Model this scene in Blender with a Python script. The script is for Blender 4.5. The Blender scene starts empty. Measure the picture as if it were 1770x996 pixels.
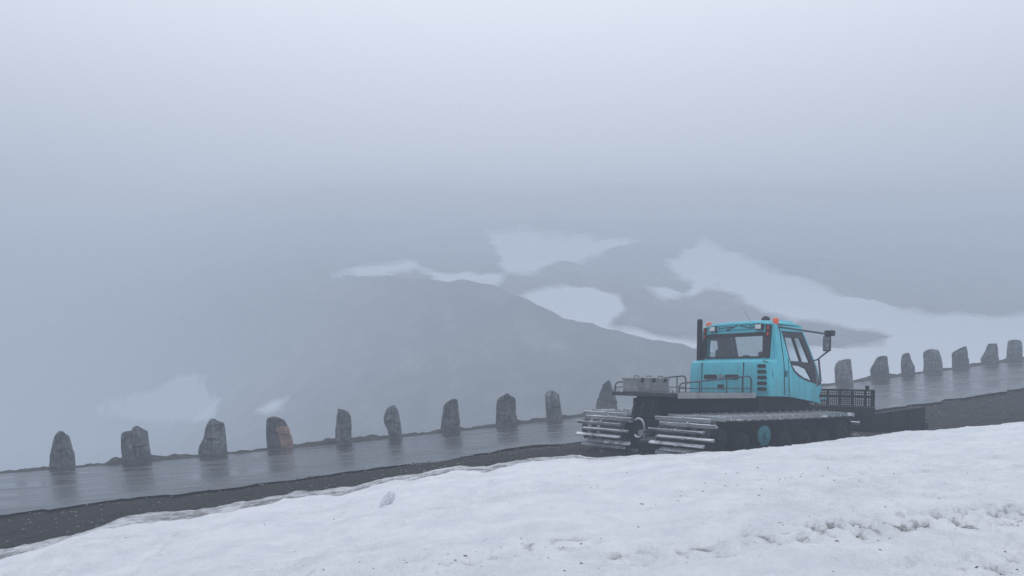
import bpy, bmesh, math, random
import numpy as np
from mathutils import Vector, noise, Matrix
from mathutils.geometry import tessellate_polygon

random.seed(7)
scene = bpy.context.scene
col = scene.collection
R = math.radians

# ------------------------------------------------------------------ camera
F, CX, HY = 1330.0, 885.0, 678.0            # focal length, centre column and horizon row of the 1770 px wide photograph
cam = bpy.data.cameras.new("camera")
cam.lens = F / 1770 * 36.0
cam.sensor_width = 36.0
cam.shift_y = (HY - 498.0) / 1770.0
cam.clip_start, cam.clip_end = 0.1, 3000
cam_ob = bpy.data.objects.new("camera", cam)
cam_ob.location = (0, 0, 0)
cam_ob.rotation_euler = (R(90), 0, 0)
col.objects.link(cam_ob)
scene.camera = cam_ob


def at(px, py, Y):
    return Vector(((px - CX) / F * Y, Y, -(py - HY) / F * Y))


# ------------------------------------------------------------------ helpers
def obj(name, verts, faces, mat, parent=None, smooth=False):
    me = bpy.data.meshes.new(name)
    me.from_pydata([tuple(v) for v in verts], [], faces)
    me.update()
    o = bpy.data.objects.new(name, me)
    col.objects.link(o)
    if mat:
        for m in (mat if isinstance(mat, (list, tuple)) else [mat]):
            me.materials.append(m)
    if smooth:
        me.polygons.foreach_set("use_smooth", [True] * len(me.polygons))
    o.parent = parent
    return o


def tag(o, label=None, cat=None, group=None, kind=None):
    for k, v in (("label", label), ("category", cat), ("group", group), ("kind", kind)):
        if v:
            o[k] = v
    return o


class MB:
    def __init__(s):
        s.v, s.f = [], []

    def add(s, vs, fs):
        n = len(s.v)
        s.v += [Vector(v) for v in vs]
        s.f += [tuple(i + n for i in f) for f in fs]
        return s

    def box(s, x0, x1, y0, y1, z0, z1, b=0.0):
        """box with chamfered edges"""
        if b <= 0:
            vs = [(x, y, z) for x in (x0, x1) for y in (y0, y1) for z in (z0, z1)]
            fs = [(0, 1, 3, 2), (4, 6, 7, 5), (0, 4, 5, 1), (2, 3, 7, 6), (0, 2, 6, 4), (1, 5, 7, 3)]
            return s.add(vs, fs)
        bm = bmesh.new()
        bmesh.ops.create_cube(bm, size=1)
        for v in bm.verts:
            v.co = Vector((x0 + (v.co.x + .5) * (x1 - x0), y0 + (v.co.y + .5) * (y1 - y0), z0 + (v.co.z + .5) * (z1 - z0)))
        bmesh.ops.bevel(bm, geom=bm.edges[:], offset=b, segments=2, profile=.6, affect='EDGES')
        return s.bm(bm)

    def bm(s, bm):
        bm.verts.index_update()
        s.add([v.co.copy() for v in bm.verts], [[v.index for v in f.verts] for f in bm.faces])
        bm.free()
        return s

    def tube(s, pts, r, n=8, closed=False):
        pts = [Vector(p) for p in pts]
        rings, N = [], len(pts)
        up = None
        for i, p in enumerate(pts):
            a = pts[max(i - 1, 0)] if not closed else pts[i - 1]
            b = pts[min(i + 1, N - 1)] if not closed else pts[(i + 1) % N]
            t = (b - a).normalized()
            if up is None:
                up = Vector((0, 0, 1)) if abs(t.z) < .9 else Vector((1, 0, 0))
            side = t.cross(up).normalized()
            up = side.cross(t).normalized()
            rr = r[i] if isinstance(r, (list, tuple)) else r
            rings.append([p + side * math.cos(2 * math.pi * k / n) * rr + up * math.sin(2 * math.pi * k / n) * rr for k in range(n)])
        vs = [v for rg in rings for v in rg]
        fs = []
        for i in range(N if closed else N - 1):
            j = (i + 1) % N
            for k in range(n):
                fs.append((i * n + k, i * n + (k + 1) % n, j * n + (k + 1) % n, j * n + k))
        if not closed:
            fs.append(tuple(range(n))[::-1])
            fs.append(tuple(range((N - 1) * n, N * n)))
        return s.add(vs, fs)

    def disc_y(s, x, y0, y1, z, prof, n=28):
        """lathe about the y axis: prof = [(t along y0..y1, radius)]"""
        vs, fs = [], []
        for t, r in prof:
            for k in range(n):
                a = 2 * math.pi * k / n
                vs.append((x + r * math.cos(a), y0 + (y1 - y0) * t, z + r * math.sin(a)))
        for i in range(len(prof) - 1):
            for k in range(n):
                fs.append((i * n + k, i * n + (k + 1) % n, (i + 1) * n + (k + 1) % n, (i + 1) * n + k))
        fs.append(tuple(range(n)))
        fs.append(tuple(range((len(prof) - 1) * n, len(prof) * n))[::-1])
        return s.add(vs, fs)

    def lathe_z(s, x, y, prof, n=20):
        vs, fs = [], []
        for z, r in prof:
            for k in range(n):
                a = 2 * math.pi * k / n
                vs.append((x + r * math.cos(a), y + r * math.sin(a), z))
        for i in range(len(prof) - 1):
            for k in range(n):
                fs.append((i * n + k, i * n + (k + 1) % n, (i + 1) * n + (k + 1) % n, (i + 1) * n + k))
        fs.append(tuple(range(n))[::-1])
        fs.append(tuple(range((len(prof) - 1) * n, len(prof) * n)))
        return s.add(vs, fs)

    def panel(s, outer, holes, mapf, thick):
        """flat sheet with openings, mapped into space and given a thickness"""
        loops = [outer] + list(holes)
        flat = [p for lp in loops for p in lp]
        tris = tessellate_polygon([[Vector((p[0], p[1], 0)) for p in lp] for lp in loops])
        n = len(flat)
        vs = [mapf(p[0], p[1], 0) for p in flat] + [mapf(p[0], p[1], thick) for p in flat]
        fs = [tuple(t) for t in tris] + [tuple(i + n for i in t[::-1]) for t in tris]
        k = 0
        for lp in loops:
            m = len(lp)
            for i in range(m):
                a, b = k + i, k + (i + 1) % m
                fs.append((a, b, b + n, a + n))
            k += m
        return s.add(vs, fs)

    def build(s, name, mat, parent=None, smooth=None, kind=None):
        o = obj(name, s.v, s.f, mat, parent)
        bm = bmesh.new()
        bm.from_mesh(o.data)
        bmesh.ops.recalc_face_normals(bm, faces=bm.faces[:])
        if smooth:
            for f in bm.faces:
                f.smooth = True
            for e in bm.edges:
                if len(e.link_faces) == 2 and e.calc_face_angle(0) > R(smooth):
                    e.smooth = False
        bm.to_mesh(o.data)
        bm.free()
        if kind:
            o['kind'] = kind
        return o


def rrect(x0, x1, y0, y1, r, n=4):
    pts = []
    for cx, cy, a0 in ((x1 - r, y1 - r, 0), (x0 + r, y1 - r, 90), (x0 + r, y0 + r, 180), (x1 - r, y0 + r, 270)):
        for k in range(n + 1):
            a = R(a0 + 90 * k / n)
            pts.append((cx + r * math.cos(a), cy + r * math.sin(a)))
    return pts


def fbm(x, y, z=0.0, o=4):
    return noise.fractal(Vector((x, y, z)), 1.0, 2.0, o, noise_basis='PERLIN_ORIGINAL')


# ------------------------------------------------------------------ materials
def new_mat(name):
    m = bpy.data.materials.new(name)
    m.use_nodes = True
    nt = m.node_tree
    b = nt.nodes["Principled BSDF"]
    return m, nt, b


def N(nt, t, **kw):
    n = nt.nodes.new(t)
    for k, v in kw.items():
        if k in n.inputs:
            n.inputs[k].default_value = v
        else:
            setattr(n, k, v)
    return n


def ramp(nt, stops):
    n = nt.nodes.new("ShaderNodeValToRGB")
    el = n.color_ramp.elements
    while len(el) < len(stops):
        el.new(.5)
    for e, (p, c) in zip(el, stops):
        e.position = p
        e.color = c if len(c) == 4 else (*c, 1)
    return n


def noisy(name, c0, c1, scale, rough=.7, rough2=None, bump=0.0, bscale=None, metallic=0.0, stretch=(1, 1, 1), detail=6, lo=.3, hi=.7, spec=.5):
    m, nt, b = new_mat(name)
    L = nt.links.new
    tc = N(nt, "ShaderNodeTexCoord")
    mp = N(nt, "ShaderNodeMapping")
    mp.inputs["Scale"].default_value = stretch
    L(tc.outputs["Object"], mp.inputs["Vector"])
    nz = N(nt, "ShaderNodeTexNoise", Scale=scale, Detail=detail, Roughness=.6)
    L(mp.outputs[0], nz.inputs["Vector"])
    rp = ramp(nt, [(lo, c0), (hi, c1)])
    L(nz.outputs[0], rp.inputs[0])
    L(rp.outputs[0], b.inputs["Base Color"])
    b.inputs["Metallic"].default_value = metallic
    b.inputs["Roughness"].default_value = rough
    b.inputs["Specular IOR Level"].default_value = spec
    if rough2 is not None:
        mr = N(nt, "ShaderNodeMapRange")
        mr.inputs[3].default_value, mr.inputs[4].default_value = rough, rough2
        L(nz.outputs[0], mr.inputs[0])
        L(mr.outputs[0], b.inputs["Roughness"])
    if bump:
        n2 = N(nt, "ShaderNodeTexNoise", Scale=bscale or scale * 3, Detail=6, Roughness=.65)
        L(mp.outputs[0], n2.inputs["Vector"])
        bp = N(nt, "ShaderNodeBump", Strength=1.0, Distance=bump)
        L(n2.outputs[0], bp.inputs["Height"])
        L(bp.outputs[0], b.inputs["Normal"])
    return m


M = {}
M['teal'] = noisy('teal_paint', (.085, .48, .57), (.115, .54, .635), 3.5, rough=.42, rough2=.6, spec=.35)
M['teal_dirty'] = noisy('dirty_teal_paint', (.015, .12, .15), (.025, .21, .26), 9, rough=.5)
M['black'] = noisy('black_painted_steel', (.004, .005, .006), (.014, .015, .017), 8, rough=.6, rough2=.85, spec=.25, bump=.002)
M['rubber'] = noisy('wet_black_rubber', (.008, .009, .01), (.022, .023, .026), 14, rough=.45, rough2=.8, bump=.003)
M['frame'] = noisy('dark_grey_frame', (.018, .020, .024), (.03, .034, .04), 6, rough=.5)
M['rail'] = noisy('blue_grey_rail_paint', (.03, .04, .055), (.055, .07, .09), 10, rough=.5)
M['tyre'] = noisy('muddy_black_rubber', (.004, .004, .005), (.022, .022, .023), 9, rough=.8, spec=.3)  # mud and the shade inside the tracks put into one near-black rubber
M['alu'] = noisy('wet_worn_aluminium', (.20, .215, .23), (.44, .46, .48), 7, rough=.4, rough2=.65, metallic=.7, bump=.002, stretch=(3, .6, 3))
M['alu_dark'] = noisy('grimy_aluminium', (.10, .11, .12), (.42, .44, .46), 11, rough=.4, rough2=.6, metallic=.7, bump=.002)
M['chest'] = noisy('matt_aluminium_chest', (.22, .23, .24), (.34, .35, .36), 9, rough=.6, metallic=.15)
M['red'] = noisy('red_lamp_lens', (.55, .02, .02), (.7, .04, .03), 12, rough=.25)
M['orange'] = noisy('orange_lamp_lens', (.8, .09, .02), (.95, .14, .03), 12, rough=.25)
M['lens'] = noisy('clear_lamp_lens', (.55, .57, .60), (.8, .82, .85), 30, rough=.15)
M['seat'] = noisy('dark_seat_cloth', (.012, .013, .016), (.03, .032, .036), 30, rough=.9)
M['seal'] = noisy('black_rubber_seal', (.006, .006, .007), (.014, .014, .016), 20, rough=.6)

def grime(mat, dirt_col, amount):
    nt = mat.node_tree
    b = nt.nodes["Principled BSDF"]
    L = nt.links.new
    src = b.inputs["Base Color"].links[0].from_socket
    tc = N(nt, "ShaderNodeTexCoord")
    mp = N(nt, "ShaderNodeMapping")
    mp.inputs["Scale"].default_value = (7, 7, .9)
    L(tc.outputs["Object"], mp.inputs["Vector"])
    nz = N(nt, "ShaderNodeTexNoise", Scale=1.6, Detail=8, Roughness=.7)
    L(mp.outputs[0], nz.inputs["Vector"])
    sx = N(nt, "ShaderNodeSeparateXYZ")
    L(tc.outputs["Object"], sx.inputs[0])
    mr = N(nt, "ShaderNodeMapRange")
    mr.inputs[1].default_value, mr.inputs[2].default_value = 1.05, 1.9
    mr.inputs[3].default_value, mr.inputs[4].default_value = .17, -.04
    L(sx.outputs["Z"], mr.inputs[0])
    ad = N(nt, "ShaderNodeMath", operation='ADD')
    L(nz.outputs[0], ad.inputs[0])
    L(mr.outputs[0], ad.inputs[1])
    rp = ramp(nt, [(.50, (0, 0, 0)), (.80, (amount,) * 3)])
    L(ad.outputs[0], rp.inputs[0])
    mx = N(nt, "ShaderNodeMix", data_type='RGBA')
    L(rp.outputs[0], mx.inputs[0])
    L(src, mx.inputs[6])
    mx.inputs[7].default_value = (*dirt_col, 1)
    L(mx.outputs[2], b.inputs["Base Color"])


def packed_snow(mat):
    nt = mat.node_tree
    b = nt.nodes["Principled BSDF"]
    L = nt.links.new
    src = b.inputs["Base Color"].links[0].from_socket
    ge = N(nt, "ShaderNodeNewGeometry")
    sx = N(nt, "ShaderNodeSeparateXYZ")
    L(ge.outputs["Normal"], sx.inputs[0])
    nz = N(nt, "ShaderNodeTexNoise", Scale=2.3, Detail=6, Roughness=.7)
    L(ge.outputs["Position"], nz.inputs["Vector"])
    mu = N(nt, "ShaderNodeMath", operation='MULTIPLY_ADD')
    mu.inputs[1].default_value = .35
    L(sx.outputs["Z"], mu.inputs[0])
    L(nz.outputs[0], mu.inputs[2])
    rp = ramp(nt, [(.64, (0, 0, 0)), (.78, (1, 1, 1))])
    L(mu.outputs[0], rp.inputs[0])
    mx = N(nt, "ShaderNodeMix", data_type='RGBA')
    L(rp.outputs[0], mx.inputs[0])
    L(src, mx.inputs[6])
    mx.inputs[7].default_value = (.78, .80, .84, 1)
    L(mx.outputs[2], b.inputs["Base Color"])
    inv = N(nt, "ShaderNodeMath", operation='SUBTRACT')
    inv.inputs[0].default_value = .7
    L(rp.outputs[0], inv.inputs[1])
    L(inv.outputs[0], b.inputs["Metallic"])


grime(M['teal'], (.10, .20, .22), .55)
packed_snow(M['alu'])

m, nt, b = new_mat('tinted_glass')
out = nt.nodes["Material Output"]
tr = N(nt, "ShaderNodeBsdfTransparent", Color=(.94, .97, .975, 1))
gl = N(nt, "ShaderNodeBsdfGlossy", Roughness=.03)
gl.inputs[0].default_value = (.9, .95, 1, 1)
lw = N(nt, "ShaderNodeLayerWeight", Blend=.5)
pw = N(nt, "ShaderNodeMath", operation='POWER')
pw.inputs[1].default_value = 4.0
nt.links.new(lw.outputs["Facing"], pw.inputs[0])
ma = N(nt, "ShaderNodeMath", operation='MULTIPLY_ADD')
ma.inputs[1].default_value, ma.inputs[2].default_value = .8, .035
nt.links.new(pw.outputs[0], ma.inputs[0])
nzg = N(nt, "ShaderNodeTexNoise", Scale=5.0)
bpg = N(nt, "ShaderNodeBump", Strength=.3, Distance=.004)
nt.links.new(nzg.outputs[0], bpg.inputs["Height"])
nt.links.new(bpg.outputs[0], gl.inputs["Normal"])
mx = N(nt, "ShaderNodeMixShader")
nt.links.new(ma.outputs[0], mx.inputs[0])
nt.links.new(tr.outputs[0], mx.inputs[1])
nt.links.new(gl.outputs[0], mx.inputs[2])
nt.links.new(mx.outputs[0], out.inputs[0])
M['glass'] = m


def stone_mat(name, c0, c1, patch=None):
    m, nt, b = new_mat(name)
    L = nt.links.new
    tc = N(nt, "ShaderNodeTexCoord")
    mp = N(nt, "ShaderNodeMapping")
    mp.inputs["Scale"].default_value = (3.2, 3.2, .55)
    mp.inputs["Rotation"].default_value = (.12, .16, 0)
    L(tc.outputs["Object"], mp.inputs["Vector"])
    n1 = N(nt, "ShaderNodeTexNoise", Scale=3.0, Detail=9, Roughness=.68)
    L(mp.outputs[0], n1.inputs["Vector"])
    n2 = N(nt, "ShaderNodeTexNoise", Scale=9.0, Detail=5, Roughness=.6)
    L(tc.outputs["Object"], n2.inputs["Vector"])
    rp = ramp(nt, [(.32, c0), (.52, tuple((a + b_) * .42 for a, b_ in zip(c0, c1))), (.70, c1)])
    L(n1.outputs[0], rp.inputs[0])
    rp2 = ramp(nt, [(.35, (.55, .55, .55)), (.65, (1.15, 1.15, 1.15))])
    L(n2.outputs[0], rp2.inputs[0])
    mix = N(nt, "ShaderNodeMix", data_type='RGBA', blend_type='MULTIPLY')
    mix.inputs[0].default_value = 1
    L(rp.outputs[0], mix.inputs[6])
    L(rp2.outputs[0], mix.inputs[7])
    colr = mix.outputs[2]
    if patch:                                    # a rust red cleavage face on one side
        at_ = N(nt, "ShaderNodeAttribute", attribute_name="face_patch")
        rp3 = ramp(nt, [(.3, (.19, .105, .080)), (.7, (.36, .225, .175))])
        L(n1.outputs[0], rp3.inputs[0])
        add = N(nt, "ShaderNodeMath", operation='MULTIPLY_ADD')
        add.inputs[1].default_value = .22
        L(n2.outputs[0], add.inputs[0])
        L(at_.outputs["Fac"], add.inputs[2])
        st = ramp(nt, [(.64, (0, 0, 0)), (.70, (1, 1, 1))])
        L(add.outputs[0], st.inputs[0])
        mx2 = N(nt, "ShaderNodeMix", data_type='RGBA')
        L(st.outputs[0], mx2.inputs[0])
        L(colr, mx2.inputs[6])
        L(rp3.outputs[0], mx2.inputs[7])
        colr = mx2.outputs[2]
    L(colr, b.inputs["Base Color"])
    b.inputs["Roughness"].default_value = .62
    bp = N(nt, "ShaderNodeBump", Strength=1.0, Distance=.06)
    L(n1.outputs[0], bp.inputs["Height"])
    L(bp.outputs[0], b.inputs["Normal"])
    return m


STONE = [stone_mat('grey_schist', (.017, .020, .023), (.25, .27, .29)),
         stone_mat('dark_schist', (.014, .016, .019), (.18, .195, .21)),
         stone_mat('pale_gneiss', (.024, .027, .030), (.30, .32, .34))]
RED_STONE = stone_mat('schist_with_rust_face', (.016, .018, .019), (.13, .135, .14), patch=True)

# wet asphalt
m, nt, b = new_mat('wet_asphalt')
L = nt.links.new
tc = N(nt, "ShaderNodeTexCoord")
mp = N(nt, "ShaderNodeMapping")
mp.inputs["Rotation"].default_value = (0, 0, -math.atan2(.347, .938))
mp.inputs["Scale"].default_value = (.10, 1.5, 1)
L(tc.outputs["Object"], mp.inputs["Vector"])
n1 = N(nt, "ShaderNodeTexNoise", Scale=1.5, Detail=8, Roughness=.62)
L(mp.outputs[0], n1.inputs["Vector"])
n2 = N(nt, "ShaderNodeTexNoise", Scale=55.0, Detail=4, Roughness=.7)
L(tc.outputs["Object"], n2.inputs["Vector"])
n3 = N(nt, "ShaderNodeTexNoise", Scale=2.6, Detail=4, Roughness=.6)
L(tc.outputs["Object"], n3.inputs["Vector"])
rp = ramp(nt, [(.3, (.010, .011, .013)), (.7, (.036, .038, .043))])
L(n1.outputs[0], rp.inputs[0])
L(rp.outputs[0], b.inputs["Base Color"])
rr = N(nt, "ShaderNodeMapRange")
rr.inputs[1].default_value, rr.inputs[2].default_value = .42, .60
rr.inputs[3].default_value, rr.inputs[4].default_value = .03, .36
L(n1.outputs[0], rr.inputs[0])
L(rr.outputs[0], b.inputs["Roughness"])
b.inputs["Specular IOR Level"].default_value = .5
bp = N(nt, "ShaderNodeBump", Strength=.6, Distance=.006)
L(n2.outputs[0], bp.inputs["Height"])
bp2 = N(nt, "ShaderNodeBump", Strength=.6, Distance=.02)
L(n1.outputs[0], bp2.inputs["Height"])
L(bp.outputs[0], bp2.inputs["Normal"])
L(bp2.outputs[0], b.inputs["Normal"])
M['asphalt'] = m

M['gravel'] = noisy('wet_gravel_and_soil', (.003, .003, .003), (.028, .024, .021), 3.0, rough=.55, rough2=.85, bump=.03, bscale=22, detail=9, spec=.12)
M['pebble'] = noisy('small_wet_stones', (.008, .008, .008), (.20, .19, .18), 9.0, rough=.6, spec=.2)
M['verge'] = noisy('mossy_rocky_verge', (.010, .011, .012), (.07, .07, .064), 4.0, rough=.85, spec=.15, bump=.04, bscale=14)
M['debris'] = noisy('bark_and_grit', (.05, .045, .04), (.2, .18, .16), 3, rough=.8)
M['ice'] = noisy('dirty_ice', (.58, .60, .63), (.80, .82, .86), 7, rough=.4, bump=.02)

# snow of the bank: white greyed by grit and slush, and darker in rut dents, where the attribute is high
m, nt, b = new_mat('old_snow')
L = nt.links.new
tc = N(nt, "ShaderNodeTexCoord")
at_ = N(nt, "ShaderNodeAttribute", attribute_name="dirt")
na = N(nt, "ShaderNodeTexNoise", Scale=2.2, Detail=8, Roughness=.62)
nb = N(nt, "ShaderNodeTexNoise", Scale=30.0, Detail=5, Roughness=.7)
nc = N(nt, "ShaderNodeTexNoise", Scale=7.0, Detail=6, Roughness=.6)
for n in (na, nb, nc):
    L(tc.outputs["Object"], n.inputs["Vector"])
base = ramp(nt, [(.32, (.75, .78, .825)), (.62, (.88, .895, .92))])
L(na.outputs[0], base.inputs[0])
mul = N(nt, "ShaderNodeMath", operation='MULTIPLY')
rb = ramp(nt, [(.50, (0, 0, 0)), (.72, (1, 1, 1))])
L(nb.outputs[0], rb.inputs[0])
L(at_.outputs["Fac"], mul.inputs[0])
L(rb.outputs[0], mul.inputs[1])
mul2 = N(nt, "ShaderNodeMath", operation='MULTIPLY')
rc = ramp(nt, [(.42, (0, 0, 0)), (.70, (1, 1, 1))])
L(nc.outputs[0], rc.inputs[0])
L(at_.outputs["Fac"], mul2.inputs[0])
L(rc.outputs[0], mul2.inputs[1])
ad = N(nt, "ShaderNodeMath", operation='MULTIPLY_ADD', use_clamp=True)
L(mul2.outputs[0], ad.inputs[0])
ad.inputs[1].default_value = .45
L(mul.outputs[0], ad.inputs[2])
sl_ = N(nt, "ShaderNodeMapRange")
sl_.inputs[1].default_value, sl_.inputs[2].default_value = .38, 1.0
sl_.inputs[3].default_value, sl_.inputs[4].default_value = 0, .85
L(at_.outputs["Fac"], sl_.inputs[0])
sm_ = N(nt, "ShaderNodeMath", operation='MULTIPLY')
rs_ = ramp(nt, [(.30, (.35, .35, .35)), (.62, (1, 1, 1))])
L(nc.outputs[0], rs_.inputs[0])
L(sl_.outputs[0], sm_.inputs[0])
L(rs_.outputs[0], sm_.inputs[1])
a2_ = N(nt, "ShaderNodeMath", operation='ADD', use_clamp=True)
L(ad.outputs[0], a2_.inputs[0])
L(sm_.outputs[0], a2_.inputs[1])
mx = N(nt, "ShaderNodeMix", data_type='RGBA')
L(a2_.outputs[0], mx.inputs[0])
L(base.outputs[0], mx.inputs[6])
mx.inputs[7].default_value = (.19, .19, .195, 1)
L(mx.outputs[2], b.inputs["Base Color"])
b.inputs["Roughness"].default_value = .75
b.inputs["Specular IOR Level"].default_value = .25
b1 = N(nt, "ShaderNodeBump", Strength=.9, Distance=.045)
L(nc.outputs[0], b1.inputs["Height"])
b2 = N(nt, "ShaderNodeBump", Strength=1.0, Distance=.022)
L(nb.outputs[0], b2.inputs["Height"])
L(b1.outputs[0], b2.inputs["Normal"])
nd = N(nt, "ShaderNodeTexNoise", Scale=75.0, Detail=4, Roughness=.7)
L(tc.outputs["Object"], nd.inputs["Vector"])
b3 = N(nt, "ShaderNodeBump", Strength=.9, Distance=.012)
L(nd.outputs[0], b3.inputs["Height"])
L(b2.outputs[0], b3.inputs["Normal"])
L(b3.outputs[0], b.inputs["Normal"])
M['snow'] = m

# mountain side: dark rock and heath, lying snow where the attribute "snow" is above zero
m, nt, b = new_mat('mountain_rock_and_snow')
L = nt.links.new
tc = N(nt, "ShaderNodeTexCoord")
at_ = N(nt, "ShaderNodeAttribute", attribute_name="snow")
n1 = N(nt, "ShaderNodeTexNoise", Scale=.22, Detail=9, Roughness=.65)
n2 = N(nt, "ShaderNodeTexNoise", Scale=.22, Detail=8, Roughness=.6)
mp = N(nt, "ShaderNodeMapping")
mp.inputs["Scale"].default_value = (1, .40, 1)
L(tc.outputs["Object"], mp.inputs["Vector"])
for n in (n1, n2):
    L(mp.outputs[0], n.inputs["Vector"])
rock = ramp(nt, [(.3, (.025, .028, .028)), (.52, (.06, .065, .062)), (.74, (.15, .15, .145))])
L(n1.outputs[0], rock.inputs[0])
ad = N(nt, "ShaderNodeMath", operation='MULTIPLY_ADD')
L(n2.outputs[0], ad.inputs[0])
ad.inputs[1].default_value = 16.0
L(at_.outputs["Fac"], ad.inputs[2])
sb = N(nt, "ShaderNodeMath", operation='SUBTRACT')
L(ad.outputs[0], sb.inputs[0])
sb.inputs[1].default_value = 8.0
st = N(nt, "ShaderNodeMapRange")
st.inputs[1].default_value, st.inputs[2].default_value = -5.0, 5.0
L(sb.outputs[0], st.inputs[0])
mx = N(nt, "ShaderNodeMix", data_type='RGBA')
L(st.outputs[0], mx.inputs[0])
L(rock.outputs[0], mx.inputs[6])
mx.inputs[7].default_value = (.62, .65, .70, 1)
L(mx.outputs[2], b.inputs["Base Color"])
b.inputs["Roughness"].default_value = .9
bp = N(nt, "ShaderNodeBump", Strength=.8, Distance=.6)
L(n1.outputs[0], bp.inputs["Height"])
L(bp.outputs[0], b.inputs["Normal"])
M['hill'] = m

# ------------------------------------------------------------------ road frame of reference
F0 = Vector((-11.5, 19.7))
D = Vector((.938, .347)).normalized()
NV = Vector((-D.y, D.x))


def P(u, v):
    return F0 + D * u + NV * v


def uv_of(x, y):
    r = Vector((x, y)) - F0
    return r.dot(D), r.dot(NV)


def hit(px, v):
    """u on the line at offset v that stands in column px of the photograph"""
    k = (px - CX) / F
    o = F0 + NV * v
    return (k * o.y - o.x) / (D.x - k * D.y)


# guard stones: column of the foot, row of the foot, silhouette [(row above the foot, left, right)] in photo pixels
def sil(scale, base, *rows):
    b0 = base[0]
    cxp = (base[1] + base[2]) / 2
    out = [(0, (base[1] - cxp) * scale, (base[2] - cxp) * scale)]
    for y, a, b_ in rows:
        out.append(((b0 - y) * scale, (a - cxp) * scale, (b_ - cxp) * scale))
    return cxp, out


def stone_spec(off, scale, base, *rows):
    cxp, s_ = sil(scale, base, *rows)
    return (off[0] + cxp * scale, off[1] + base[0] * scale, s_)


A_, B_, C_, E_ = ((70, 700), .2404), ((430, 660), .2404), ((740, 640), .2404), ((1370, 540), .2747)
STONES = [
    (stone_spec(*A_, (470, 75, 243), (370, 78, 240), (300, 92, 215), (240, 108, 195), (215, 125, 170), (204, 138, 158)), 0,
     'pointed grey guard stone tapering to a rounded tip, leftmost beside the wet road'),
    (stone_spec(*A_, (415, 598, 795), (330, 592, 778), (250, 587, 768), (205, 592, 762), (192, 612, 757), (186, 655, 748), (172, 664, 722), (162, 674, 712), (157, 684, 702)), 0,
     'broad upright guard stone with a rounded knob rising from its flat shoulders'),
    (stone_spec(*A_, (368, 1140, 1333), (330, 1142, 1336), (300, 1145, 1335), (230, 1178, 1325), (170, 1190, 1318), (128, 1208, 1312), (124, 1212, 1284), (112, 1220, 1268), (104, 1228, 1252)), 2,
     'guard stone leaning right with a bulging left foot and a notched square top'),
    (stone_spec(*B_, (468, 138, 322), (400, 132, 312), (310, 127, 290), (255, 132, 255), (240, 150, 225), (234, 172, 212)), 'red',
     'guard stone with a rust red flat face on its right side'),
    (stone_spec(*B_, (430, 625, 740), (330, 622, 740), (232, 632, 735), (205, 641, 716), (187, 643, 662)), 0,
     'narrow striped guard stone, the slim one just right of the rust faced stone'),
    (stone_spec(*B_, (384, 1008, 1105), (330, 997, 1098), (270, 968, 1092), (222, 975, 1086), (175, 993, 1072), (158, 1010, 1062), (153, 1022, 1050)), 2,
     'top heavy guard stone that narrows to a thin foot with a bulge on its left'),
    (stone_spec(*C_, (442, 90, 233), (370, 95, 230), (262, 112, 219), (232, 126, 216), (214, 155, 213), (207, 170, 203)), 1,
     'blocky guard stone with a sloping left shoulder, next left of the gabled broad one'),
    (stone_spec(*C_, (402, 487, 637), (350, 485, 637), (220, 498, 637), (200, 515, 622), (185, 538, 592), (170, 560, 574)), 1,
     'broad dark guard stone peaking like a gable, two stones left of the vehicle'),
    (stone_spec(*C_, (368, 850, 967), (300, 848, 960), (185, 842, 940), (166, 850, 918), (155, 868, 898)), 2,
     'round topped guard stone leaning slightly left, standing clear just left of the vehicle'),
    (stone_spec(*C_, (345, 1200, 1372), (280, 1211, 1362), (200, 1228, 1342), (135, 1252, 1322), (118, 1272, 1316), (106, 1290, 1310)), 1,
     'tapering guard stone half hidden behind the rear platform and track of the vehicle'),
    (stone_spec(*E_, (447, 272, 375), (350, 267, 371), (322, 275, 367), (300, 293, 363), (295, 335, 362)), 2,
     'chamfered square guard stone right of the cab, first in front of the snow slope'),
    (stone_spec(*E_, (407, 497, 605), (350, 489, 602), (300, 515, 592), (272, 532, 588), (264, 545, 584)), 1,
     'guard stone with a long sloping left side, above the grille end of the blade'),
    (stone_spec(*E_, (387, 690, 765), (330, 686, 760), (275, 689, 743), (257, 698, 738), (249, 712, 732)), 1,
     'smallest slim guard stone, between two broad ones in the far row'),
    (stone_spec(*E_, (378, 830, 938), (300, 828, 931), (255, 831, 919), (242, 848, 913), (237, 866, 905)), 2,
     'broad guard stone with a flat arched top, just right of the smallest slim stone'),
    (stone_spec(*E_, (350, 1010, 1105), (268, 1006, 1100), (252, 1014, 1099), (240, 1034, 1096), (222, 1055, 1094), (216, 1070, 1090)), 1,
     'guard stone stepped down on its left shoulder, third from the right end'),
    (stone_spec(*E_, (322, 1197, 1293), (290, 1189, 1291), (232, 1218, 1284), (200, 1229, 1281), (194, 1234, 1278)), 1,
     'guard stone narrowing to a small flat top, second from the right end'),
    (stone_spec(*E_, (314, 1350, 1442), (260, 1351, 1441), (200, 1356, 1433), (186, 1361, 1427), (182, 1372, 1415)), 2,
     'square shouldered guard stone, last at the right end of the row'),
]
SV = .42
su, sz = [], []
for (px, py, _s), _m, _l in STONES:
    u = hit(px, SV)
    p = P(u, SV)
    su.append(u)
    sz.append(-(py - HY) / F * p.y)
pf = np.polyfit(su, sz, 3)
dpf = np.polyder(pf)
U0, U1 = min(su), max(su)


def z_far(u):
    uc = min(max(u, U0), U1)
    return float(np.polyval(pf, uc) + np.polyval(dpf, uc) * (u - uc))


nu = [-40, -8, .41, 6.1, 8.6, 10.9, 15.5, 20.9, 22.8, 24.5, 30, 60]
nz_ = [-5.4, -2.78, -2.04, -1.53, -1.28, -1.06, -.74, -.28, -.06, .14, .68, 3.4]


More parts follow.
